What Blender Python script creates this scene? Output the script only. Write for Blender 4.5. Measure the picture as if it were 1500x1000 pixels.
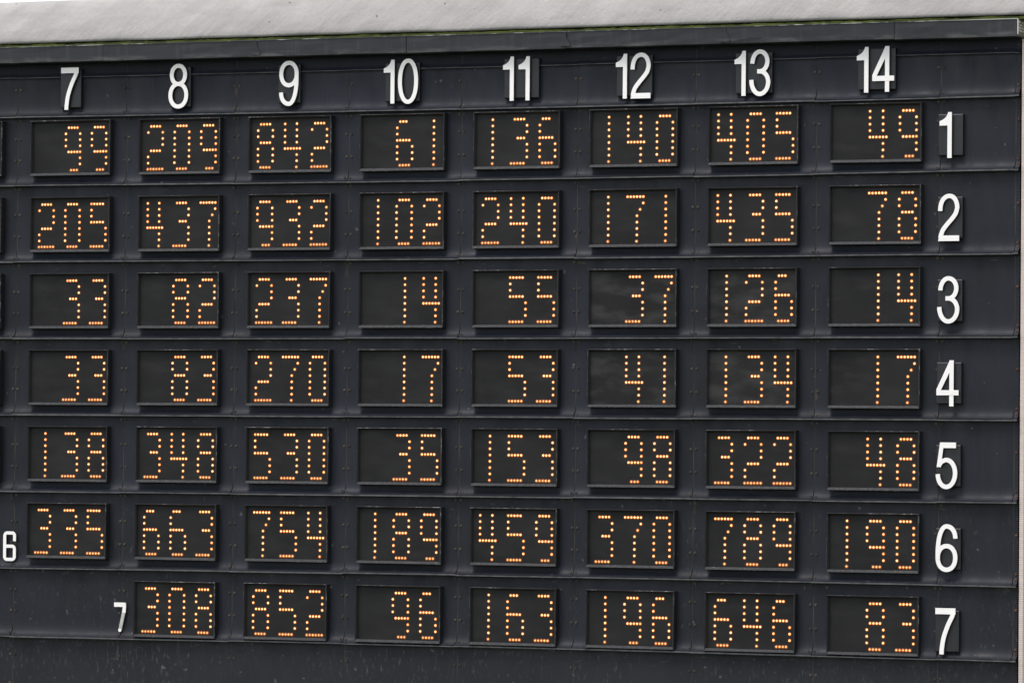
import bpy, bmesh, math, random
from mathutils import Vector, Matrix, noise

# ------------------------------------------------------------------ camera, sky, sun, exposure
S = bpy.context.scene
for o in list(bpy.data.objects): bpy.data.objects.remove(o)
CAM_POS = (23.7695, -43.9053, -0.5146)
CAM_AXES = [(0.923341, 0.383881, 0.008733), (0.001419, -0.026155, 0.999657), (0.383978, -0.923012, -0.024695)]

cam = bpy.data.cameras.new('camera'); cam_o = bpy.data.objects.new('camera', cam)
S.collection.objects.link(cam_o); S.camera = cam_o
R, U, B = CAM_AXES
cam_o.matrix_world = Matrix(((R[0], U[0], B[0], CAM_POS[0]), (R[1], U[1], B[1], CAM_POS[1]), (R[2], U[2], B[2], CAM_POS[2]), (0, 0, 0, 1)))
cam.sensor_width = 36; cam.lens = 165.6; cam.clip_start = .5; cam.clip_end = 9000

SUN_EL, SUN_AZ = math.radians(64), math.radians(-22)     # azimuth measured from -Y (the viewer's side) towards +X
W = bpy.data.worlds.new('World'); S.world = W; W.use_nodes = True
nt = W.node_tree; nt.nodes.clear()
sky = nt.nodes.new('ShaderNodeTexSky'); sky.sky_type = 'NISHITA'; sky.sun_disc = False
sky.sun_elevation = SUN_EL; sky.sun_rotation = math.pi + SUN_AZ * -1
sky.air_density = 1.0; sky.dust_density = .6; sky.ozone_density = 1.0
hs = nt.nodes.new('ShaderNodeHueSaturation'); hs.inputs['Saturation'].default_value = .30
bg = nt.nodes.new('ShaderNodeBackground'); bg.inputs['Strength'].default_value = .135
wo = nt.nodes.new('ShaderNodeOutputWorld')
nt.links.new(sky.outputs[0], hs.inputs['Color']); nt.links.new(hs.outputs[0], bg.inputs['Color']); nt.links.new(bg.outputs[0], wo.inputs[0])
sun = bpy.data.lights.new('sun', 'SUN'); sun.energy = 1.35; sun.angle = math.radians(25); sun.color = (1, .93, .905)
sun_o = bpy.data.objects.new('sun', sun); S.collection.objects.link(sun_o)
sd = Vector((math.sin(SUN_AZ) * math.cos(SUN_EL), -math.cos(SUN_AZ) * math.cos(SUN_EL), math.sin(SUN_EL)))
sun_o.rotation_euler = sd.to_track_quat('Z', 'Y').to_euler(); sun_o.location = (0, -20, 30)
S.view_settings.view_transform = 'Standard'; S.view_settings.look = 'None'
S.view_settings.exposure = 1.02; S.view_settings.gamma = 1

rnd = random.Random(7)
C = S.collection
GROUND = -9.0

DISPLAY_POS = {(6,1): (-1.3134, 2.4157), (6,2): (-1.3102, 1.6089), (6,3): (-1.3087, 0.803), (6,4): (-1.3087, -0.0026), (6,5): (-1.3105, -0.8085), (7,1): (-0.0269, 2.4108), (7,2): (-0.0244, 1.6059), (7,3): (-0.0231, 0.8019), (7,4): (-0.0231, -0.0017), (7,5): (-0.0244, -0.8056), (7,6): (-0.0271, -1.6105), (8,1): (1.2515, 2.4069), (8,2): (1.2535, 1.6036), (8,3): (1.2544, 0.8011), (8,4): (1.2544, -0.001), (8,5): (1.2534, -0.8034), (8,6): (1.2514, -1.6067), (8,7): (1.2484, -2.4117), (9,1): (2.5238, 2.4042), (9,2): (2.5251, 1.6019), (9,3): (2.5258, 0.8005), (9,4): (2.5258, -0.0005), (9,5): (2.5251, -0.8018), (9,6): (2.5238, -1.604), (9,7): (2.5218, -2.4079), (10,1): (3.7919, 2.4025), (10,2): (3.7926, 1.6009), (10,3): (3.7929, 0.8002), (10,4): (3.7929, -0.0001), (10,5): (3.7926, -0.8008), (10,6): (3.792, -1.6024), (10,7): (3.791, -2.4055), (11,1): (5.058, 2.402), (11,2): (5.058, 1.6005), (11,3): (5.058, 0.8001), (11,4): (5.058, -0.0001), (11,5): (5.058, -0.8004), (11,6): (5.058, -1.6018), (11,7): (5.0581, -2.4048), (12,1): (6.3242, 2.4027), (12,2): (6.3235, 1.6009), (12,3): (6.3231, 0.8002), (12,4): (6.3231, -0.0001), (12,5): (6.3235, -0.8008), (12,6): (6.3241, -1.6024), (12,7): (6.3252, -2.4056), (13,1): (7.5928, 2.4046), (13,2): (7.5913, 1.602), (13,3): (7.5906, 0.8006), (13,4): (7.5905, -0.0005), (13,5): (7.5912, -0.8019), (13,6): (7.5926, -1.6042), (13,7): (7.5946, -2.4082), (14,1): (8.8661, 2.4076), (14,2): (8.8639, 1.6039), (14,3): (8.8627, 0.8012), (14,4): (8.8626, -0.001), (14,5): (8.8636, -0.8036), (14,6): (8.8657, -1.6072), (14,7): (8.8688, -2.4124)}
SEAMS = [-1.5467, -0.215, 1.0738, 2.353, 3.6378, 4.8969, 6.1681, 7.4354, 8.7053, 9.9838, 10.7435]
LEDGES = [[3.4566, 3.4527, 3.4496, 3.4472, 3.4454, 3.4443, 3.4439, 3.4443, 3.4454, 3.4473, 3.4488, 3.4489], [3.0424, 3.033, 3.0254, 3.0197, 3.0156, 3.0134, 3.013, 3.0144, 3.0177, 3.0231, 3.0273, 3.0277], [2.316, 2.3076, 2.3011, 2.2962, 2.293, 2.2914, 2.2915, 2.2934, 2.2971, 2.3028, 2.307, 2.3074], [1.5068, 1.5027, 1.4995, 1.4969, 1.4949, 1.4938, 1.4933, 1.4935, 1.4945, 1.4963, 1.4977, 1.4979], [0.6947, 0.6933, 0.6921, 0.6911, 0.6903, 0.6896, 0.689, 0.6887, 0.6885, 0.6885, 0.6886, 0.6886], [-0.1104, -0.1106, -0.1109, -0.1112, -0.1116, -0.1121, -0.1126, -0.1132, -0.1138, -0.1146, -0.115, -0.1151], [-0.9191, -0.9171, -0.9155, -0.9143, -0.9134, -0.9129, -0.9127, -0.913, -0.9136, -0.9146, -0.9154, -0.9155], [-1.7325, -1.7258, -1.7204, -1.7163, -1.7133, -1.7116, -1.711, -1.7118, -1.7138, -1.7172, -1.7199, -1.7202], [-2.4524, -2.4456, -2.4403, -2.4363, -2.4336, -2.4321, -2.432, -2.4333, -2.436, -2.4402, -2.4434, -2.4437]]
SIGNS = {"7": [[["7", 0.3338, 3.1036, 0.5396, 3.5478]], [0.3103, 3.1278, 0.5534, 3.5312]], "8": [[["8", 1.5989, 3.0905, 1.8268, 3.5574]], [1.5988, 3.11, 1.8371, 3.5294]], "9": [[["9", 2.876, 3.0913, 3.0947, 3.5578]], [2.85, 3.1252, 3.0977, 3.5221]], "10": [[["1", 4.0576, 3.0917, 4.1776, 3.5394], ["0", 4.2173, 3.0845, 4.4413, 3.5482]], [4.0603, 3.1139, 4.4419, 3.511]], "11": [[["1", 5.38, 3.0919, 5.4983, 3.5396], ["1", 5.5498, 3.0924, 5.6715, 3.5382]], [5.3788, 3.1208, 5.7592, 3.522]], "12": [[["1", 6.6059, 3.0887, 6.7255, 3.5368], ["2", 6.7643, 3.0864, 6.9786, 3.5454]], [6.6018, 3.116, 6.9827, 3.5215]], "13": [[["1", 7.8697, 3.0883, 7.9869, 3.5352], ["3", 8.0256, 3.0825, 8.2455, 3.5456]], [7.8692, 3.1138, 8.2524, 3.5206]], "14": [[["1", 9.1444, 3.0932, 9.264, 3.5414], ["4", 9.3054, 3.0966, 9.5291, 3.544]], [9.1468, 3.123, 9.5318, 3.5288]], "r1": [[["1", 9.9964, 2.4388, 10.1199, 2.8849]], [9.9736, 2.465, 10.2233, 2.8666]], "r2": [[["2", 9.9873, 1.6302, 10.202, 2.0904]], [9.9749, 1.6584, 10.2244, 2.0609]], "r3": [[["3", 9.9837, 0.8275, 10.2081, 1.2893]], [9.9741, 0.8498, 10.2263, 1.2567]], "r4": [[["4", 9.9823, 0.0235, 10.2065, 0.4709]], [9.9727, 0.0499, 10.222, 0.4498]], "r5": [[["5", 9.9801, -0.7798, 10.1981, -0.3268]], [9.9712, -0.7533, 10.2197, -0.3531]], "r6": [[["6", 9.9841, -1.583, 10.2048, -1.1192]], [9.9767, -1.561, 10.2258, -1.1612]], "r7": [[["7", 9.9855, -2.3817, 10.1887, -1.9336]], [9.9724, -2.3576, 10.2145, -1.9595]], "s6": [[["s6", -0.3247, -1.6472, -0.1735, -1.3345]], None], "s7": [[["s7", 0.999, -2.3658, 1.1375, -2.0593]], None]}

# ------------------------------------------------------------------ helpers
def tag(o, label=None, cat=None, group=None, kind=None):
    if label: o['label'] = label
    if cat: o['category'] = cat
    if group: o['group'] = group
    if kind: o['kind'] = kind
    return o
def empty(name, loc):
    o = bpy.data.objects.new(name, None); o.empty_display_size = .1; o.location = loc; C.objects.link(o); return o
def link(name, me, parent=None, loc=(0, 0, 0)):
    o = bpy.data.objects.new(name, me); C.objects.link(o); o.location = loc
    if parent: o.parent = parent
    return o
class MB:
    def __init__(s): s.v = []; s.f = []; s.m = []; s.uv = {}
    def vert(s, *p): s.v.append(tuple(p)); return len(s.v) - 1
    def face(s, idx, m=0): s.f.append(tuple(idx)); s.m.append(m)
    def quad(s, a, b, c, d, m=0): i = [s.vert(*p) for p in (a, b, c, d)]; s.face(i, m)
    def box(s, x0, x1, y0, y1, z0, z1, m=0, skip=''):
        i = [s.vert(x, y, z) for x in (x0, x1) for y in (y0, y1) for z in (z0, z1)]
        for n, q in (('f', (0, 4, 5, 1)), ('b', (2, 3, 7, 6)), ('l', (0, 1, 3, 2)), ('r', (4, 6, 7, 5)), ('d', (0, 2, 6, 4)), ('u', (1, 5, 7, 3))):
            if n not in skip: s.face([i[k] for k in q], m)
    def poly_prism(s, pts, yf, yb, m=0, ms=None):       # pts counter-clockwise seen from the front (-Y)
        ms = m if ms is None else ms
        a = [s.vert(x, yf, z) for x, z in pts]; b = [s.vert(x, yb, z) for x, z in pts]
        s.face(a, m); s.face(b[::-1], ms); n = len(pts)
        for k in range(n): s.face((a[k], b[k], b[(k + 1) % n], a[(k + 1) % n]), ms)
    def build(s, name, mats, smooth=False, uvs=None):
        me = bpy.data.meshes.new(name); me.from_pydata(s.v, [], s.f)
        for m in mats: me.materials.append(m)
        me.polygons.foreach_set('material_index', s.m)
        if smooth: me.polygons.foreach_set('use_smooth', [True] * len(s.f))
        if uvs:
            ul = me.uv_layers.new(name='UVMap')
            for l in me.loops: ul.data[l.index].uv = uvs[l.vertex_index]
        me.update(); return me

# ------------------------------------------------------------------ materials
class N:
    def __init__(s, name):
        s.m = bpy.data.materials.new(name); s.m.use_nodes = True; s.t = s.m.node_tree
        s.b = s.t.nodes['Principled BSDF']; s.out = s.t.nodes['Material Output']
        s.pos = s.t.nodes.new('ShaderNodeNewGeometry').outputs['Position']
    def node(s, ty, **k):
        n = s.t.nodes.new(ty)
        for a, v in k.items(): setattr(n, a, v)
        return n
    def L(s, a, b): s.t.links.new(a, b)
    def set(s, inp, v):
        if hasattr(v, 'is_linked') or hasattr(v, 'links'): s.L(v, inp)
        else: inp.default_value = v
    def noise(s, scale=(1, 1, 1), sc=1.0, detail=4, rough=.55, off=(0, 0, 0), rot=(0, 0, 0), vec=None):
        mp = s.node('ShaderNodeMapping'); mp.inputs['Scale'].default_value = scale; mp.inputs['Location'].default_value = off
        src = vec or s.pos
        if any(rot):
            m0 = s.node('ShaderNodeMapping'); m0.inputs['Rotation'].default_value = rot; s.L(src, m0.inputs['Vector']); src = m0.outputs[0]
        s.L(src, mp.inputs['Vector'])
        n = s.node('ShaderNodeTexNoise'); n.inputs['Scale'].default_value = sc; n.inputs['Detail'].default_value = detail
        n.inputs['Roughness'].default_value = rough; s.L(mp.outputs[0], n.inputs['Vector']); return n.outputs['Fac']
    def rng(s, v, a, b, c=0., d=1.):
        n = s.node('ShaderNodeMapRange'); n.inputs[1].default_value = a; n.inputs[2].default_value = b
        n.inputs[3].default_value = c; n.inputs[4].default_value = d; s.L(v, n.inputs[0]); return n.outputs[0]
    def math(s, op, a, b):
        n = s.node('ShaderNodeMath', operation=op); s.set(n.inputs[0], a); s.set(n.inputs[1], b); return n.outputs[0]
    def mix(s, f, a, b):
        n = s.node('ShaderNodeMix', data_type='RGBA'); s.set(n.inputs[0], f)
        for i, v in ((6, a), (7, b)):
            if isinstance(v, tuple): n.inputs[i].default_value = v + (1,)
            else: s.L(v, n.inputs[i])
        return n.outputs[2]
    def bump(s, h, dist=.01, st=1.):
        n = s.node('ShaderNodeBump'); n.inputs['Strength'].default_value = st; n.inputs['Distance'].default_value = dist
        s.L(h, n.inputs['Height']); s.L(n.outputs[0], s.b.inputs['Normal'])
    def fin(s, col=None, rough=.6, spec=.5, metal=0.):
        if isinstance(col, tuple): s.b.inputs['Base Color'].default_value = col + (1,)
        elif col is not None: s.L(col, s.b.inputs['Base Color'])
        s.set(s.b.inputs['Roughness'], rough); s.b.inputs['Specular IOR Level'].default_value = spec
        s.b.inputs['Metallic'].default_value = metal; return s.m

def siding_mat(name, splat, base=(.0060, .0077, .0132)):
    n = N(name)
    lo = n.noise(sc=.55, detail=5, off=(3, 1, 2)); fine = n.noise(scale=(6, 6, 1.2), sc=2.2, detail=8, rough=.7)
    dark = tuple(c * .62 for c in base); lite = tuple(c * 1.42 for c in base)
    c = n.mix(n.rng(lo, .33, .66), dark, lite)
    c = n.mix(n.rng(fine, .35, .75, 0, .55), c, (.0115, .013, .018))
    # long thin rain streaks and paler water marks
    st = n.noise(scale=(34, 34, 1.1), sc=1, detail=3, rough=.6, off=(1.7, 0, 4))
    c = n.mix(n.rng(st, .60, .80, 0, .5), c, (.026, .027, .032))
    # spatter: short vertical chalky flecks
    f1 = n.noise(scale=(42, 42, 11), sc=1, detail=3, rough=.7, off=(9, 0, 1)); reg = n.noise(sc=1.1, detail=3, off=(5, 5, 5))
    k = n.math('MULTIPLY', n.rng(f1, .66 - .05 * splat, .80 - .05 * splat), n.rng(reg, .5 - .12 * splat, .70))
    c = n.mix(n.math('MULTIPLY', k, .35 + .35 * splat), c, (.085, .085, .085))
    # small round droppings
    f2 = n.noise(sc=17, detail=1, rough=.3, off=(2, 7, 3))
    c = n.mix(n.rng(f2, .80 - .03 * splat, .83 - .03 * splat, 0, .5), c, (.12, .12, .115))
    # mud dabs up under the lip (V runs from 0 at the lip to 1 at the top)
    uv = n.node('ShaderNodeTexCoord').outputs['UV']; sep = n.node('ShaderNodeSeparateXYZ'); n.L(uv, sep.inputs[0])
    md = n.noise(scale=(5, 5, 22), sc=1.3, detail=4, rough=.65, off=(0, 3, 8))
    k = n.math('MULTIPLY', n.rng(sep.outputs['Y'], .86, .93), n.rng(md, .63, .72))
    k = n.math('MULTIPLY', k, n.rng(sep.outputs['Y'], .99, .955))
    c = n.mix(n.math('MULTIPLY', k, .8), c, (.075, .066, .05))
    r = n.rng(n.noise(scale=(3, 3, 1), sc=1.7, detail=5, off=(8, 8, 1)), .3, .7, .48, .70)
    n.bump(n.noise(sc=30, detail=4), .004, .25)
    return n.fin(c, r, .30)
M = {}
M['siding'] = siding_mat('painted_siding', .35)
M['siding_low'] = siding_mat('painted_siding_spattered', 1.5, (.0080, .0090, .0125))
M['siding_mid'] = siding_mat('painted_siding_weathered', 1.0)
n = N('lip_edge')
e = n.noise(scale=(7, 7, 7), sc=1, detail=6, rough=.7)
M['lip'] = n.fin(n.mix(n.rng(e, .36, .62), (.028, .028, .032), (.092, .089, .089)), .5, .5)
n = N('lip_edge_shaded'); M['lip_dim'] = n.fin(n.mix(n.rng(n.noise(sc=6, detail=4), .4, .6), (.022, .022, .026), (.055, .055, .06)), .6, .4)  # darker copy of the lip colour, shade under the beam painted in
n = N('seam_rust')
e = n.noise(scale=(9, 9, 4), sc=1, detail=4)
M['seam'] = n.fin(n.mix(n.rng(e, .35, .65), (.020, .0195, .020), (.062, .054, .044)), .8, .2)
n = N('bolt_corroded')
e = n.noise(sc=14, detail=3, off=(3, 3, 3))
M['bolt'] = n.fin(n.mix(n.rng(e, .35, .62), (.018, .017, .016), (.082, .070, .050)), .75, .3)
n = N('rust_red')
M['rust'] = n.fin(n.mix(n.rng(n.noise(sc=30, detail=3), .4, .6), (.05, .03, .025), (.14, .07, .045)), .9, .2)
n = N('display_housing')
e = n.noise(sc=26, detail=6, rough=.75)
M['housing'] = n.fin(n.mix(n.rng(e, .60, .72, 0, .8), (.013, .0132, .015), (.05, .05, .05)), .5, .4)
n = N('display_sill')
e = n.noise(scale=(40, 40, 60), sc=1, detail=6, rough=.75); g = n.noise(sc=3, detail=3, off=(6, 2, 2))
c = n.mix(n.rng(e, .45, .66), (.009, .0095, .0105), (.048, .049, .051))
c = n.mix(n.math('MULTIPLY', n.rng(e, .66, .70), n.rng(g, .48, .60)), c, (.42, .42, .41))
M['sill'] = n.fin(c, .6, .4)
n = N('display_chipped_edge')
e = n.noise(scale=(24, 24, 16), sc=1, detail=5, rough=.7); g = n.noise(sc=1.6, detail=4, off=(1, 9, 2))
c = n.mix(n.rng(g, .46, .62, 0, 1), (.0095, .0098, .0115), (.050, .050, .050))
c = n.mix(n.math('MULTIPLY', n.rng(e, .52, .60), n.rng(g, .45, .56)), c, (.30, .30, .29))
M['chip'] = n.fin(c, .6, .4)
n = N('display_jamb'); M['jamb'] = n.fin((.036, .036, .036), .6, .3)
n = N('led_board')
uvn = n.noise(sc=1.8, detail=5, rough=.6, off=(4, 4, 4)); sm = n.noise(scale=(2.2, 2, 6), sc=1, detail=5, rough=.6, off=(2.5, 0, 1.2))
c = n.mix(n.rng(uvn, .35, .65), (.0088, .0086, .0087), (.0140, .0136, .0135))
gr = n.node('ShaderNodeTexWave', wave_type='BANDS', bands_direction='Z'); gr.inputs['Scale'].default_value = 9.9; n.L(n.pos, gr.inputs['Vector'])
c = n.mix(n.rng(gr.outputs['Fac'], 0, 1, 0, .22), c, (.012, .012, .013))
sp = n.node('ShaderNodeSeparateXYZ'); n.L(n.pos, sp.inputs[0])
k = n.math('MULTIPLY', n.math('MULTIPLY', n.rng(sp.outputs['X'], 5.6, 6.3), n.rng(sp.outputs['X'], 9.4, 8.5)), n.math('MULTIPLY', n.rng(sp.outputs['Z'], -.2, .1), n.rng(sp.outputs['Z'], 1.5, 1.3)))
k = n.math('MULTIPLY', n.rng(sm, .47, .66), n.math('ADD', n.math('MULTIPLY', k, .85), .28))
c = n.mix(n.math('MULTIPLY', k, .75), c, (.034, .033, .032))  # pale smears imitate reflections, painted into the board colour
c = n.mix(n.rng(n.noise(sc=70, detail=2), .74, .78, 0, .5), c, (.12, .12, .12))
M['board'] = n.fin(c, n.rng(sm, .4, .7, .6, .45), .18)
def emit(name, col, st):
    n = N(name); n.b.inputs['Base Color'].default_value = (.02, .01, .005, 1); n.b.inputs['Roughness'].default_value = .4
    n.b.inputs['Emission Color'].default_value = col + (1,); n.b.inputs['Emission Strength'].default_value = st; return n.m
M['led'] = emit('led_lit', (1, .41, .165), 2.3)
M['led_dim'] = emit('led_lit_dimmer', (1, .42, .15), 1.5)
M['led_halo'] = emit('led_halo_ring', (1, .26, .03), .33)  # glow halo round each dot, painted as a weakly emissive ring
M['led_low'] = emit('led_lit_low_row', (1, .40, .14), 1.35)
M['led_low_halo'] = emit('led_halo_ring_low_row', (1, .25, .03), .22)  # same painted glow halo for the bottom row of dots
n = N('numeral_white')
M['white'] = n.fin(n.mix(n.rng(n.noise(scale=(8, 8, 3), sc=1, detail=5), .3, .8), (.86, .83, .80), (.80, .77, .74)), .45, .4)
n = N('numeral_grey_worn')
M['worn'] = n.fin(n.mix(n.rng(n.noise(scale=(20, 20, 9), sc=1, detail=4), .3, .7), (.36, .35, .33), (.55, .53, .50)), .6, .4)
n = N('spacer_black'); M['black'] = n.fin((.012, .012, .014), .6, .3)
n = N('sign_plate')
e = n.noise(scale=(40, 40, 1.3), sc=1, detail=3); g = n.noise(sc=4, detail=4, rough=.6, off=(1, 1, 8))
c = n.mix(n.rng(e, .35, .65), (.0058, .0066, .0090), (.0094, .0103, .0132))
c = n.mix(n.rng(g, .66, .78, 0, .7), c, (.07, .077, .098))
M['plate'] = n.fin(c, .45, .45)
n = N('fascia_metal')
e = n.noise(scale=(1.3, 1, 3), sc=1.4, detail=7, rough=.7); st = n.noise(scale=(22, 22, 1.2), sc=1, detail=4)
c = n.mix(n.rng(e, .35, .68), (.0085, .0088, .0110), (.018, .018, .0212))
c = n.mix(n.rng(st, .55, .75, 0, .5), c, (.040, .040, .042))
lowb = n.noise(scale=(2.6, 2, 14), sc=1, detail=5, rough=.7, off=(5, 0, 3))
sx = n.node('ShaderNodeSeparateXYZ'); n.L(n.pos, sx.inputs[0])
k = n.math('MULTIPLY', n.rng(sx.outputs['Z'], 3.66, 3.62), n.rng(lowb, .46, .66))
c = n.mix(n.math('MULTIPLY', k, .75), c, (.085, .082, .08))
M['fascia'] = n.fin(c, .55, .4)
n = N('edge_trim_metal')
e = n.noise(scale=(5, 5, 5), sc=1, detail=5, rough=.7, off=(2, 0, 0)); sx = n.node('ShaderNodeSeparateXYZ'); n.L(n.pos, sx.inputs[0])
k = n.math('MAXIMUM', n.rng(e, .50, .68), n.rng(sx.outputs['X'], 9.9, 10.5))
M['trim'] = n.fin(n.mix(k, (.038, .039, .042), (.42, .40, .385)), .5, .5)
n = N('moss')
e = n.noise(scale=(4, 4, 9), sc=1.6, detail=5)
M['moss'] = n.fin(n.mix(n.rng(e, .35, .65), (.014, .020, .005), (.048, .062, .010)), .95, .1)
n = N('roof_render')
dg = n.noise(scale=(3.6, 1, 1.1), rot=(0, math.radians(-42), 0), sc=1.1, detail=7, rough=.62)
mo = n.noise(scale=(.8, 1, 3.5), sc=1.6, detail=6, off=(4, 0, 4)); gn = n.noise(sc=26, detail=6, rough=.7); bl = n.noise(sc=.28, detail=2, off=(8, 3, 0))
c = n.mix(n.rng(dg, .34, .66), (.355, .338, .322), (.430, .411, .392))
c = n.mix(n.rng(mo, .45, .75, 0, .55), c, (.23, .227, .223))
c = n.mix(n.rng(gn, .40, .72, 0, .22), c, (.24, .232, .222))
c = n.mix(n.rng(bl, .40, .60, 0, .35), c, (.31, .287, .275))
c = n.mix(n.rng(n.noise(sc=15, detail=0, off=(3, 3, 3)), .845, .86, 0, .7), c, (.12, .11, .10))
h = n.math('ADD', n.math('MULTIPLY', dg, 1.3), n.math('MULTIPLY', gn, .22))
n.bump(h, .03, .7); M['roof'] = n.fin(c, .9, .15)
n = N('mosaic_tile_wall')
bk = n.node('ShaderNodeTexBrick'); bk.offset = 0; bk.inputs['Scale'].default_value = 1; bk.inputs['Brick Width'].default_value = .045; bk.inputs['Row Height'].default_value = .018
bk.inputs['Mortar Size'].default_value = .003; bk.inputs['Color1'].default_value = (.56, .47, .42, 1); bk.inputs['Color2'].default_value = (.64, .55, .50, 1); bk.inputs['Mortar'].default_value = (.38, .30, .26, 1)
cm = n.node('ShaderNodeSeparateXYZ'); n.L(n.pos, cm.inputs[0]); cb = n.node('ShaderNodeCombineXYZ'); n.L(cm.outputs['Y'], cb.inputs[0]); n.L(cm.outputs['Z'], cb.inputs[1]); n.L(cb.outputs[0], bk.inputs['Vector'])
M['tile'] = n.fin(n.mix(n.rng(n.noise(scale=(1, 1, 2.5), sc=1.3, detail=5), .4, .7, 0, .45), bk.outputs['Color'], (.46, .40, .33)), .5, .4)
n = N('tile_white'); M['tile_w'] = n.fin((.72, .68, .62), .3, .5)
n = N('tile_brown'); M['tile_b'] = n.fin(n.mix(n.rng(n.noise(sc=40, detail=3), .4, .6), (.16, .12, .10), (.30, .25, .21)), .5, .4)
n = N('grass_field')
M['grass'] = n.fin(n.mix(n.rng(n.noise(sc=.15, detail=8), .35, .65), (.060, .070, .035), (.09, .10, .055)), .9, .1)
n = N('dark_wall_paint'); M['wall'] = n.fin(n.mix(n.rng(n.noise(sc=.7, detail=6), .35, .65), (.030, .031, .035), (.05, .05, .054)), .7, .3)

# ------------------------------------------------------------------ setting: ground
g = MB(); k = 48; ids = [g.vert(3500 * math.cos(a * math.tau / k), 3500 * math.sin(a * math.tau / k), GROUND) for a in range(k)]; g.face(ids)
tag(link('ground', g.build('ground', [M['grass']])), kind='structure')

# ------------------------------------------------------------------ scoreboard wall of lapped sheets
board = empty('odds_board', (4.6, .5, GROUND))
tag(board, 'dark blue-grey metal scoreboard wall of overlapping bolted sheets in horizontal rows', 'scoreboard')
def part(name, me, parent, loc):          # loc in world, parent without rotation or scale
    p = Vector((0, 0, 0)); q = parent
    while q: p += q.location; q = q.parent
    return link(name, me, parent, Vector(loc) - p)
XE = SEAMS + [10.792]
LIPY, PANY = .016, .088
GAP = .0042
bounds = [[3.62] * 12] + LEDGES + [[-3.75] * 12]
def profile(h, depth):
    # (y, z from the bottom): lip front, then a flare running back into the flat sheet
    pr = [(LIPY, .018)]
    for t in (.014, .03, .05, .075, .105, .14, .19, .26): pr.append((LIPY + (depth) * (1 - math.exp(-t / .032)), .018 + t))
    rest = [.38, .55, .72]
    pr += [(LIPY + depth, z) for z in rest if z < h - .08] + [(LIPY + depth, h)]
    return pr
bolt_me = MB()
for sx_ in (-.027, .027):
    for rr, y0, y1, nn in ((.014, -.004, .0, 10), (.009, -.010, -.004, 6)):
        a0 = rnd.random(); pts = [(sx_ + rr * math.cos(a0 + i * math.tau / nn), rr * math.sin(a0 + i * math.tau / nn)) for i in range(nn)]
        bolt_me.poly_prism(pts, y0, y1)
bolt_me = bolt_me.build('bolt', [M['bolt']])
end_bolt = MB()
for rr, y0, y1, nn in ((.013, -.004, .0, 10), (.008, -.012, -.004, 6)):
    end_bolt.poly_prism([(rr * math.cos(i * math.tau / nn), rr * math.sin(i * math.tau / nn)) for i in range(nn)], y0, y1)
end_bolt = end_bolt.build('bolt', [M['rust']])
nrow = len(bounds) - 1
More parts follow.
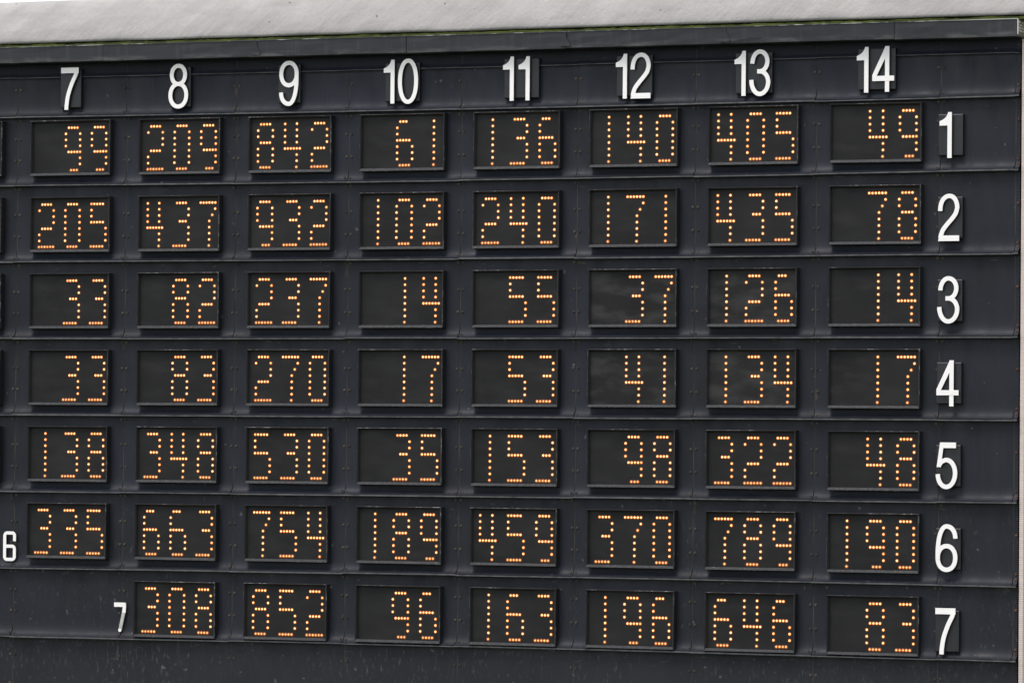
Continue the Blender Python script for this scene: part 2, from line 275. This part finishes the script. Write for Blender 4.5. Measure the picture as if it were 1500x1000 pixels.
for row in range(nrow):
    for bay in range(len(XE) - 1):
        x0, x1 = XE[bay] + GAP, XE[bay + 1] - GAP
        zt0, zt1 = bounds[row][bay], bounds[row][bay + 1]; zb0, zb1 = bounds[row + 1][bay], bounds[row + 1][bay + 1]
        jog = rnd.uniform(-.0035, .0035); shallow = row == 0
        depth = .03 if shallow else PANY - LIPY
        lipy = LIPY + .034 if shallow else LIPY
        h = (zt0 + zt1 - zb0 - zb1) / 2 + .02
        nx = 2 if x1 - x0 < .2 else 8
        mb = MB(); uvs = []; pr = profile(h, PANY - LIPY)
        if shallow: pr = [(PANY - .032, .012), (PANY - .016, .03), (PANY, .05), (PANY, h)]
        ph = rnd.random() * 50; grid = []
        for i in range(nx + 1):
            t = i / nx; col = []
            for j, (y, z) in enumerate(pr):
                if j == 0: dy = 0
                else: dy = .0028 * (noise.noise(Vector((t * 2.2 + ph, z * 2.2, 1))) ) * min(1, z * 6)
                zz = zb0 + (zb1 - zb0) * t + jog + z
                col.append(mb.vert(x0 + (x1 - x0) * t, y + dy, zz)); uvs.append((t, z / h))
            grid.append(col)
        for i in range(nx):
            for j in range(len(pr) - 1): mb.face((grid[i][j], grid[i + 1][j], grid[i + 1][j + 1], grid[i][j + 1]))
        mat = M['siding_low'] if row == nrow - 1 else (M['siding_mid'] if row >= nrow - 3 else M['siding'])
        cx = Vector(((x0 + x1) / 2, PANY, (zb0 + zb1) / 2))
        mb.v = [tuple(Vector(p) - cx) for p in mb.v]
        me = mb.build('panel', [mat], smooth=True, uvs=uvs)
        pan = part('panel', me, board, cx)
        # lip along the foot of the sheet: a folded hem with its own thickness
        lb = MB(); lt = .009 if shallow else rnd.uniform(.010, .0145)
        ly = pr[0][0] - .002; a = []
        for i in range(5):
            t = i / 4; zc = zb0 + (zb1 - zb0) * t + jog + .0015 * noise.noise(Vector((t * 3 + ph, 7, 2)))
            X = x0 - .004 + (x1 - x0 + .008) * t
            a.append([lb.vert(X, ly, zc), lb.vert(X, ly, zc + lt), lb.vert(X, ly + .006, zc + lt + .002), lb.vert(X, PANY + .01, zc - .001)])
        for i in range(4):
            p, q = a[i], a[i + 1]
            lb.face((p[0], q[0], q[1], p[1]), 0); lb.face((p[1], q[1], q[2], p[2]), 0); lb.face((p[3], q[3], q[0], p[0]), 1)
        lb.v = [tuple(Vector(p) - cx) for p in lb.v]
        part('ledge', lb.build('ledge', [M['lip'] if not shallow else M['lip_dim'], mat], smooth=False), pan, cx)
        # bolt pairs across the seam on the left of this sheet
        if 0 < bay < len(XE) - 2 or bay == len(XE) - 3:
            hs_ = [.045, .275, .505] if 0 < row < nrow - 1 else ([.2] if row == 0 else [])
            if row == nrow - 1: hs_ = [h - .20, h - .50, h - .80]
            elif row > 1: hs_.append(h - .05)
            elif row == 1: hs_ = [.05, .30]
            for z in hs_:
                if z > h - .02: continue
                yb = PANY - (PANY - LIPY) * math.exp(-max(0, z - .018) / .032) if row else PANY
                part('bolt', bolt_me, pan, (XE[bay] + rnd.uniform(-.003, .003), yb - .001, zb0 + z + rnd.uniform(-.006, .006)))['kind'] = 'stuff'
        if bay == len(XE) - 2 and row:
            for z in (.07, .12, .5):
                part('bolt', end_bolt, pan, (x1 - .018, PANY - (PANY - LIPY) * math.exp(-(z - .018) / .032) - .001, zb0 + z))
# the uprights behind the open seams, one backing frame, and the closed box behind the sheets
for x in XE[:-1]:
    mb = MB(); mb.box(-.03, .03, 0, .06, -7.3, 0); part('upright', mb.build('upright', [M['seam']]), board, (x, PANY + .0015, 3.6))
mb = MB(); mb.box(-1.60, 10.76, PANY + .1, 3.4, GROUND, 3.55); mb.v = [tuple(Vector(p) - Vector((4.6, 0, 0))) for p in mb.v]
part('back_box', mb.build('back_box', [M['wall']]), board, (4.6, 0, 0))
mb = MB(); mb.box(-6.2, 6.16, PANY, PANY + .1, GROUND, -3.76, skip='b'); part('base_wall', mb.build('base_wall', [M['wall']]), board, (4.6, 0, 0))

# ------------------------------------------------------------------ fascia beam along the top
FJ = [-2.7, -.9221, .8786, 2.6536, 4.3497, 6.0971, 7.8035, 9.561, 10.808]
fas = empty('fascia_beam', (4, 0, 3.6))
tag(fas, 'weathered dark grey metal beam running along the top above the numerals 7 to 14', 'beam')
for i in range(len(FJ) - 1):
    x0, x1 = FJ[i] + .002, FJ[i + 1] - .002; oy = rnd.uniform(-.004, .004); sag = rnd.uniform(-.003, .003)
    mb = MB(); cx = Vector(((x0 + x1) / 2, 0, 3.6)); w = (x1 - x0) / 2; z0, z1 = -.004 + sag, .164; nx = 8; rows = [(-.092, z0), (-.10, z0 + .006), (-.10, .05), (-.10, .11), (-.10, z1)]
    ph = rnd.random() * 90; gd = []
    for a in range(nx + 1):
        X = -w + 2 * w * a / nx
        gd.append([mb.vert(X, .16, z0)] + [mb.vert(X, y + oy + .004 * noise.noise(Vector((a * .6 + ph, z * 20, 0))), z) for y, z in rows] + [mb.vert(X, .16, z1)])
    for a in range(nx):
        for b in range(6): mb.face((gd[a][b], gd[a + 1][b], gd[a + 1][b + 1], gd[a][b + 1]))
    mb.face(gd[0][::-1]); mb.face(gd[-1])
    part('beam_segment', mb.build('beam_segment', [M['fascia']]), fas, cx)
    mb = MB(); mb.box(-w, w, -.107 + oy, -.085 + oy, .1645, .1715); part('edge_trim', mb.build('edge_trim', [M['trim']]), fas, cx)
    if i in (3, 5, 6):   # riveted cover at the joint
        mb = MB(); mb.poly_prism([(-.05, -.06), (.05, -.06), (.055, -.04), (.012, .03), (.01, .075), (-.012, .075), (-.014, .03), (-.055, -.04)], -.112, -.09)
        part('joint_clip', mb.build('joint_clip', [M['fascia']]), fas, (x0, 0, 3.68))
cap = MB(); cap.box(0, .004, -.098, .16, .008, .162); capo = part('end_cap', cap.build('end_cap', [M['tile_b']]), fas, (10.8085, 0, 3.6))
tw = MB(); tw.box(0, .004, 0, .020, 0, .018); tw = tw.build('tile', [M['tile_w']])
for a in range(9):
    for b in range(5):
        if b < 1 or (a + b * 2) % 4 == 3: continue
        part('tile', tw, capo, (10.8127, -.085 + a * .027, 3.6 + .018 + b * .028))
mb = MB(); mb.box(0, .006, -.104, -.090, .02, .166); part('edge_trim', mb.build('edge_trim', [M['tile_w']]), fas, (10.8085, 0, 3.6))

# ------------------------------------------------------------------ moss growing in the gutter
mb = MB(); nx, ny = 1100, 6; gd = []
for i in range(nx + 1):
    X = -2.7 + 15.5 * i / nx; col = []
    for j in range(ny + 1):
        t = j / ny; Y = -.07 + .24 * t
        hh = .036 + .010 * noise.noise(Vector((X * 3, Y * 10, 0))) + .010 * noise.noise(Vector((X * 19, Y * 30, 4)))
        z = 3.766 + (0 if j == 0 else max(.004, hh) * (1 if j > 1 else .75)); col.append(mb.vert(X, Y + .006 * noise.noise(Vector((X * 25, 0, 9))), z))
    gd.append(col)
for i in range(nx):
    for j in range(ny): mb.face((gd[i][j], gd[i + 1][j], gd[i + 1][j + 1], gd[i][j + 1]))
tag(link('moss', mb.build('moss', [M['moss']], smooth=True)), 'strip of green moss growing on top of the beam under the pale roof edge', 'moss', kind='stuff')

# ------------------------------------------------------------------ pale rendered roof edge above
mb = MB(); gd = []; nx = 360
prof = [(3.2, 3.82), (.30, 3.82), (.03, 3.815), (.0, 3.822), (-.004, 3.845), (.0, 3.88), (.012, 3.93), (.026, 3.98), (.044, 4.03), (.062, 4.08), (.085, 4.13), (.108, 4.18), (.135, 4.225), (.165, 4.26), (.21, 4.285), (.30, 4.288), (.6, 4.28), (1.6, 4.25), (3.2, 4.2)]
for i in range(nx + 1):
    X = -3.4 + 19.0 * i / nx; col = []
    for y, z in prof:
        d = 0
        if y < 1 and z > 3.84:
            # shallow folds that lean like the streaks in the render
            d = .010 * noise.noise(Vector(((X - z * .6) * 1.8, z * .8, 0))) + .006 * noise.noise(Vector(((X - z * .55) * 5, z * 2, 5)))
        ze = .006 * noise.noise(Vector((X * 1.1, 3, y))) if z < 3.85 and y < .2 else .008 * noise.noise(Vector((X * .8, 9, 0)))
        col.append(mb.vert(X, y + d, z + ze - (.0 if z < 4.2 else .004 * (X < 2))))
    gd.append(col)
for i in range(nx):
    for j in range(len(prof) - 1): mb.face((gd[i][j], gd[i + 1][j], gd[i + 1][j + 1], gd[i][j + 1]))
tag(link('rendered_roof', mb.build('rendered_roof', [M['roof']], smooth=True)), 'pale grey streaked roof edge overhanging the top of the scoreboard', 'roof')
mb = MB(); mb.box(-2.7, 10.76, .17, .3, 3.55, 3.83); tag(link('gutter_wall', mb.build('gutter_wall', [M['wall']])), kind='structure')

# ------------------------------------------------------------------ tiled side wall at the right end
mb = MB(); mb.box(-.04, .0, .075, 3.4, GROUND, 3.585)
sw = link('tiled_side_wall', mb.build('tiled_side_wall', [M['tile']]), None, (10.8445, 0, 0))
tag(sw, 'pinkish beige mosaic tiled wall edge beyond the right end of the dark board', 'wall')

# ------------------------------------------------------------------ LED displays
DW, DH = .9465, .5822
LED_Y = .045
def frame_mesh():
    mb = MB()
    def ring(m0, y): l, r, b, t = m0; return [mb.vert(l, y, b), mb.vert(DW - r, y, b), mb.vert(DW - r, y, DH - t), mb.vert(l, y, DH - t)]
    r0 = ring((0, 0, 0, 0), .12); r1 = ring((0, 0, 0, 0), .006); r2 = ring((.004, .004, .004, .004), 0); r3 = ring((.011, .017, .029, .015), .010); r4 = ring((.011, .017, .029, .015), .048)
    for a, b, ms in ((r0, r1, (0, 0, 0, 0)), (r1, r2, (2, 2, 2, 2)), (r2, r3, (1, 0, 1, 0)), (r3, r4, (3, 3, 3, 3))):
        for i in range(4):
            j = (i + 1) % 4; mb.face((a[i], a[j], b[j], b[i]), ms[i] if a is not r2 else (1, 0, 0, 0)[i])
    return mb.build('frame', [M['housing'], M['sill'], M['chip'], M['jamb']])
frame_me = frame_mesh()
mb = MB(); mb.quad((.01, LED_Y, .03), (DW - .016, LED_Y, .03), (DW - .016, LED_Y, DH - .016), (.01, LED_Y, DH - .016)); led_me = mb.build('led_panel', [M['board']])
GL = {
 '0': ['.XXXX.', 'X....X', 'X....X', 'X....X', 'X....X', 'X....X', 'X....X', '.XXXX.'],
 '1': ['...X..'] * 8,
 '2': ['.XXXX.', 'X....X', '.....X', '.....X', '.XXXX.', 'X.....', 'X.....', 'XXXXXX'],
 '3': ['.XXXX.', '.....X', '.....X', '..XXX.', '.....X', '.....X', '.....X', 'XXXXX.'],
 '4': ['X...X.', 'X...X.', 'X...X.', 'X...X.', 'XXXXXX', '....X.', '....X.', '....X.'],
 '5': ['XXXXX.', 'X.....', 'X.....', 'XXXXX.', '.....X', '.....X', '.....X', 'XXXXX.'],
 '6': ['.XXX..', 'X.....', 'X.....', 'XXXXX.', 'X....X', 'X....X', 'X....X', '.XXXX.'],
 '7': ['XXXXXX', '.....X', '....X.', '...X..', '...X..', '...X..', '...X..', '...X..'],
 '8': ['.XXXX.', 'X....X', 'X....X', '.XXXX.', 'X....X', 'X....X', 'X....X', '.XXXX.'],
 '9': ['.XXXX.', 'X....X', 'X....X', 'X....X', '.XXXXX', '.....X', '.....X', '..XXX.']}
SX, SZ, PITCH, MX, MT = .0337, .0638, .308, .0965, .0765
def digit_mesh(ch):
    mb = MB()
    for r, line in enumerate(GL[ch]):
        low = r == 7
        for c, k in enumerate(line):
            if k != 'X': continue
            jx, jz = rnd.uniform(-.0006, .0006), rnd.uniform(-.0006, .0006)
            X = c * SX + jx - (.003 if low else 0); Z = -r * SZ + jz; rc = .0071 if not low else .0066; rr = .0168 if not low else .0180
            dim = not low and rnd.random() < .16; rc *= rnd.uniform(.9, 1.1)
            if low: rc *= rnd.uniform(.85, 1.1)
            rings = []
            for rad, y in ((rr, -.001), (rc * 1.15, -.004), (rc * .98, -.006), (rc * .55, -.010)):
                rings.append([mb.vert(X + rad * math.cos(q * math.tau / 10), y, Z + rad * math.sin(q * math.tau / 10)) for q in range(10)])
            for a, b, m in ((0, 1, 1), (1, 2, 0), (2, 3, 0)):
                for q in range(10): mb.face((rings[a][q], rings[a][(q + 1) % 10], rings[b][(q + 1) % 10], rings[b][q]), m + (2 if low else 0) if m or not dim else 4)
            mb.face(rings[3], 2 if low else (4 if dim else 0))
    return mb.build('lit_digit', [M['led'], M['led_halo'], M['led_low'], M['led_low_halo'], M['led_dim']])
DIG = {c: digit_mesh(c) for c in GL}
VAL = {1: '99 209 842 61 136 140 405 49', 2: '205 437 932 102 240 171 435 78', 3: '33 82 237 14 55 37 126 14', 4: '33 83 270 17 53 41 134 17',
       5: '138 348 530 35 153 98 322 48', 6: '335 663 754 189 459 370 789 190', 7: '- 308 852 96 163 196 646 83'}
ORD = ['', 'top', 'second', 'third', 'fourth', 'fifth', 'sixth', 'bottom']
proto = None
for (c, rw), (dx, dz) in DISPLAY_POS.items():
    if proto is None:
        root = empty('led_display', (dx, 0, dz)); f = link('frame', frame_me, root); b = link('led_panel', led_me, root); proto = (root, f, b)
    else:
        root = proto[0].copy(); C.objects.link(root); root.location = (dx, 0, dz)
        for q in proto[1:]: k = q.copy(); C.objects.link(k); k.parent = root
    if c == 6:
        v = '4' if rw == 2 else ''
        lab = f'black framed LED display cut off at the left picture edge, {ORD[rw]} row'
    else:
        v = VAL[rw].split()[c - 7]; wd = ['seven', 'eight', 'nine', 'ten', 'eleven', 'twelve', 'thirteen', 'fourteen'][c - 7]
        lab = f'black framed LED display showing amber {v}, {ORD[rw]} row, in the column headed {wd}'
    if rw == 7 and c == 8: lab = 'black framed LED display showing amber 308, beside the small white 7 in the bottom row'
    tag(root, lab, 'display', 'LED number displays in rows on the board')
    root.rotation_euler = (0, rnd.uniform(-.0012, .0012), 0)
    for i, ch in enumerate(v.rjust(3)):
        if ch != ' ':
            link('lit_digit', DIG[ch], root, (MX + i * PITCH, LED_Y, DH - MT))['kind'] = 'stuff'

# ------------------------------------------------------------------ white numerals
def catmull(pts, k=6):
    out = []; P = [pts[0]] + pts + [pts[-1]]
    for i in range(1, len(P) - 2):
        for j in range(k):
            t = j / k; a, b, c, d = P[i - 1], P[i], P[i + 1], P[i + 2]
            out.append(tuple(.5 * (2 * b[q] + (c[q] - a[q]) * t + (2 * a[q] - 5 * b[q] + 4 * c[q] - d[q]) * t * t + (3 * b[q] - a[q] - 3 * c[q] + d[q]) * t ** 3) for q in (0, 1)))
    return out + [pts[-1]]
def arc(cx, cz, rx, rz, a0, a1, n=12, e=2.0):
    o = []
    for i in range(n + 1):
        a = math.radians(a0 + (a1 - a0) * i / n); c, s = math.cos(a), math.sin(a)
        o.append((cx + rx * math.copysign(abs(c) ** (2 / e), c), cz + rz * math.copysign(abs(s) ** (2 / e), s)))
    return o
def strip(mb, path, s, yf, yb, closed=False, m=0):
    n = len(path); Lf, Rt = [], []
    for i in range(n):
        a = path[(i - 1) % n] if closed or i else path[i]; b = path[(i + 1) % n] if closed or i < n - 1 else path[i]
        dx, dz = b[0] - a[0], b[1] - a[1]; l = math.hypot(dx, dz) or 1; nx_, nz_ = -dz / l, dx / l
        Lf.append((path[i][0] + nx_ * s / 2, path[i][1] + nz_ * s / 2)); Rt.append((path[i][0] - nx_ * s / 2, path[i][1] - nz_ * s / 2))
    F = [[mb.vert(p[0], y, p[1]) for p in side] for side in (Lf, Rt) for y in (yf, yb)]      # L front, L back, R front, R back
    for i in range(n if closed else n - 1):
        j = (i + 1) % n
        mb.face((F[0][i], F[2][i], F[2][j], F[0][j]), m); mb.face((F[1][i], F[1][j], F[3][j], F[3][i]), m)
        mb.face((F[0][i], F[0][j], F[1][j], F[1][i]), m); mb.face((F[2][i], F[3][i], F[3][j], F[2][j]), m)
    if not closed:
        mb.face((F[0][0], F[1][0], F[3][0], F[2][0]), m); mb.face((F[0][-1], F[2][-1], F[3][-1], F[1][-1]), m)
def glyph(mb, ch, x0, z0, x1, z1, yf, yb, ks=1.0):
    w, h = x1 - x0, z1 - z0; s = .043; hs2 = s / 2; q = ks * s
    P = lambda pts: [(x0 + a * w, z0 + b * h) for a, b in pts]
    A = lambda pts: [(x0 + a, z0 + b) for a, b in pts]
    def st(path, dy=0., closed=False, t=1.0): strip(mb, path, q * t, yf + dy, yb, closed)
    def inset(pts):
        if ks == 1: return pts
        cx = sum(p[0] for p in pts) / len(pts); cz = sum(p[1] for p in pts) / len(pts)
        return [(cx + (p[0] - cx) * .86, cz + (p[1] - cz) * .93) for p in pts]
    def pol(pts, dy=0.): mb.poly_prism(inset(pts), yf + dy, yb)
    if ch == '0': st(arc(x0 + w / 2, z0 + h / 2, w / 2 - hs2, h / 2 - hs2, 0, 360 - 7.5, 47, 2.12), closed=True)
    elif ch == '1':
        if ks == 1: pol([(x1 - s, z0), (x1, z0), (x1, z1)] + P([(.70, 1), (.66, .955), (.58, .915), (.46, .875), (.30, .842), (.14, .82), (0, .806), (0, .709)]) + [(x1 - s, z0 + .709 * h)])
        else: pol([(x1 - s, z0), (x1, z0), (x1, z1), (x1 - s, z1)])
    elif ch == '2':
        pts = arc(x0 + .53 * w, z0 + .66 * h, .53 * w - hs2, .34 * h - hs2, 184, 90, 10, 2.1) + arc(x0 + .53 * w, z0 + .70 * h, .47 * w - hs2, .30 * h - hs2, 82, 0, 9, 2.1)
        tail = catmull([pts[-1]] + P([(.83, .585), (.66, .475), (.44, .36), (.24, .24), (.15, .14)]) + [(x0 + hs2 + .004, z0 + .03)], 4)
        st(pts + tail[1:]); pol([(x0 + .002, z0), (x1, z0), (x1, z0 + .118 * h), (x0 + .012, z0 + .118 * h)], -.001)
    elif ch == '3':
        st(arc(x0 + .5 * w, z0 + .69 * h, .42 * w - hs2 * .6, .31 * h - hs2, 178, 90, 9) + arc(x0 + .5 * w, z0 + .745 * h, .455 * w - hs2, .255 * h - hs2, 82, 0, 8) + arc(x0 + .5 * w, z0 + .745 * h, .455 * w - hs2, .215 * h, -10, -90, 8) + P([(.375, .53)]))
        st(P([(.375, .53)]) + arc(x0 + .5 * w, z0 + .30 * h, .5 * w - hs2, .23 * h, 90, 0, 9) + arc(x0 + .5 * w, z0 + .30 * h, .5 * w - hs2, .30 * h - hs2, -8, -90, 9) + arc(x0 + .5 * w, z0 + .35 * h, .5 * w - hs2, .35 * h - hs2, -98, -180, 9), -.001)
    elif ch == '4':
        pol([(x0 + .675 * w - hs2, z0), (x0 + .675 * w + hs2, z0), (x0 + .675 * w + hs2, z1), (x0 + .675 * w - hs2, z1)])
        if ks == 1: pol(P([(0, .35), (.194, .35), (.60, .757), (.67, .85), (.67, 1), (.60, 1), (0, .372)]), -.001)
        pol(P([(0, .24), (1, .24), (1, .352), (0, .352)]), -.002)
    elif ch == '5':
        pol(P([(.17, .88), (.93, .88), (.93, 1), (.194, 1)]))
        if ks == 1: pol(P([(.043, .47), (.229, .47), (.343, .875), (.36, .99), (.192, .99)]), -.001)
        st(catmull(P([(.13, .485), (.22, .56), (.34, .61)]), 3)[:-1] + arc(x0 + .49 * w, z0 + .34 * h, .51 * w - hs2, .285 * h, 95, 0, 10) + arc(x0 + .49 * w, z0 + .34 * h, .51 * w - hs2, .34 * h - hs2, -8, -90, 9) + arc(x0 + .49 * w, z0 + .32 * h, .49 * w - hs2, .32 * h - hs2, -98, -180, 8), -.002)
    elif ch in '69':
        f = (lambda pts: pts) if ch == '9' else (lambda pts: [(x0 + x1 - a, z0 + z1 - b) for a, b in pts])
        st(f(arc(x0 + w / 2, z0 + .706 * h, w / 2 - hs2, .294 * h - hs2, 0, 352, 40, 2.1)), closed=True)
        st(f(arc(x0 + w / 2, z0 + .62 * h, w / 2 - hs2, .62 * h - hs2, 10, -90, 16, 2.15) + arc(x0 + w / 2, z0 + .30 * h, w / 2 - hs2, .30 * h - hs2, -98, -180, 8, 2.1)), -.001)
    elif ch == '7':
        pol(P([(0, .868), (1, .868), (1, 1), (0, 1)]))
        st(catmull(P([(.885, .90), (.84, .83), (.62, .62), (.42, .36), (.335, .13), (.318, 0)]), 5), -.001)
    elif ch == '8':
        st(arc(x0 + w / 2, z0 + (.548 * h + hs2) / 2, w / 2 - hs2, (.548 * h - hs2) / 2, 0, 352, 44, 2.1), closed=True)
        st(arc(x0 + w / 2, z0 + (1.548 * h - hs2) / 2, .4325 * w - hs2, (.452 * h - hs2) / 2, 0, 352, 44, 2.1), -.001, closed=True)
    elif ch == 's6':
        s6 = .034; t = s6 / 2; c = .022
        strip(mb, [(x1 - t, z0 + .67 * h), (x1 - t, z1 - t - c), (x1 - t - c * .35, z1 - t - c * .35), (x1 - t - c, z1 - t), (x0 + t + c, z1 - t), (x0 + t + c * .35, z1 - t - c * .35), (x0 + t, z1 - t - c), (x0 + t, z0 + t + c), (x0 + t + c * .35, z0 + t + c * .35), (x0 + t + c, z0 + t), (x1 - t - c, z0 + t), (x1 - t - c * .35, z0 + t + c * .35), (x1 - t, z0 + t + c), (x1 - t, z0 + .5 * h - c), (x1 - t - c * .35, z0 + .5 * h - c * .35), (x1 - t - c, z0 + .5 * h), (x0 + 2 * t + .001, z0 + .5 * h)], s6 * ks, yf, yb)
SIGN_LAB = {'7': 'white numeral seven on a dark plate, leftmost of the heading row under the beam', '8': 'white numeral eight on a dark plate in the heading row, between 7 and 9',
 '9': 'white numeral nine on a dark plate in the heading row, above the 842 display', '10': 'white numeral ten on a dark plate heading the column with 61',
 '11': 'white numeral eleven, two narrow ones on a wide dark plate, above the 136 display', '12': 'white numeral twelve on a dark plate heading the column with 140',
 '13': 'white numeral thirteen on a dark plate above the 405 display', '14': 'white numeral fourteen on a stained dark plate, rightmost of the heading row',
 'r1': 'white numeral one on a dark plate, top of the right-hand row numbers', 'r2': 'white numeral two on a dark plate right of the display showing 78',
 'r3': 'white numeral three on a dark plate in the right-hand row numbers', 'r4': 'white numeral four on a dark plate in the right-hand row numbers',
 'r5': 'white numeral five on a dark plate right of the display showing 48', 'r6': 'large white numeral six on a dark plate right of the display showing 190',
 'r7': 'large white numeral seven on a dark plate, bottom of the right-hand row numbers',
 's6': 'small square-cornered white numeral six fixed straight on the sheet left of 335', 's7': 'small narrow white numeral seven with a worn grey leg, left of the 308 display'}
for key, (gls, pl) in SIGNS.items():
    bx = pl or gls[0][1:]
    org = Vector(((bx[0] + bx[2]) / 2, .05, bx[1])); root = empty('numeral_sign', org)
    grp = 'white heading numerals above the columns' if key[0] not in 'rs' else ('white row numerals down the right side' if key[0] == 'r' else 'small white numerals beside the left columns')
    tag(root, SIGN_LAB[key], 'number sign', grp)
    def fin(mb, name, mats):
        mb.v = [tuple(Vector(p) - org) for p in mb.v]; me = mb.build(name, mats); o = link(name, me, root); return o
    if pl:
        mb = MB(); l, b, r_, t = pl; e_ = .006
        a = [mb.vert(x, y, z) for y, i_ in ((.10, 0), (.038, 0), (.034, e_)) for x, z in ((l + i_, b + i_), (r_ - i_, b + i_), (r_ - i_, t - i_), (l + i_, t - i_))]
        for k0 in (0, 4):
            for i in range(4): j = (i + 1) % 4; mb.face((a[k0 + i], a[k0 + j], a[k0 + 4 + j], a[k0 + 4 + i]))
        mb.face(a[8:12]); fin(mb, 'plate', [M['plate']])
    for ch, a_, b_, c_, d_ in gls:
        if ch == 's7':
            mb = MB(); h = d_ - b_; w = c_ - a_; t = .038
            mb.poly_prism([(a_, d_ - .045), (c_ - .036, d_ - .045), (c_ - .045, d_ - .105), (c_ - .004, d_ - .105), (c_, d_ - .03), (c_ - .003, d_ - .008), (c_ - .012, d_), (a_, d_)], .055, .068); fin(mb, 'numeral', [M['white']])
            mb = MB(); xt, xb = c_ - .026, a_ + .50 * w; zt = d_ - .10; path = [(xt, zt), (xb, b_ + .018)]
            strip(mb, path, .036, .056, .068, m=0); mb.poly_prism([(xb + .018 * math.cos(a * math.tau / 14), b_ + .018 + .018 * math.sin(a * math.tau / 14)) for a in range(14)], .0552, .068, 1)
            o = fin(mb, 'numeral_leg', [M['worn'], M['white']]); o['label'] = 'worn grey leg of the 7'
            mb = MB(); strip(mb, path, .02, .068, .095); fin(mb, 'spacer', [M['black']])
            continue
        yf = .055 if ch == 's6' else .0
        mb = MB(); glyph(mb, ch, a_, b_, c_, d_, yf, yf + .007); fin(mb, 'numeral', [M['white']])
        mb = MB(); glyph(mb, ch, a_, b_, c_, d_, yf + .0075, yf + .036, .55); fin(mb, 'spacer', [M['black']])
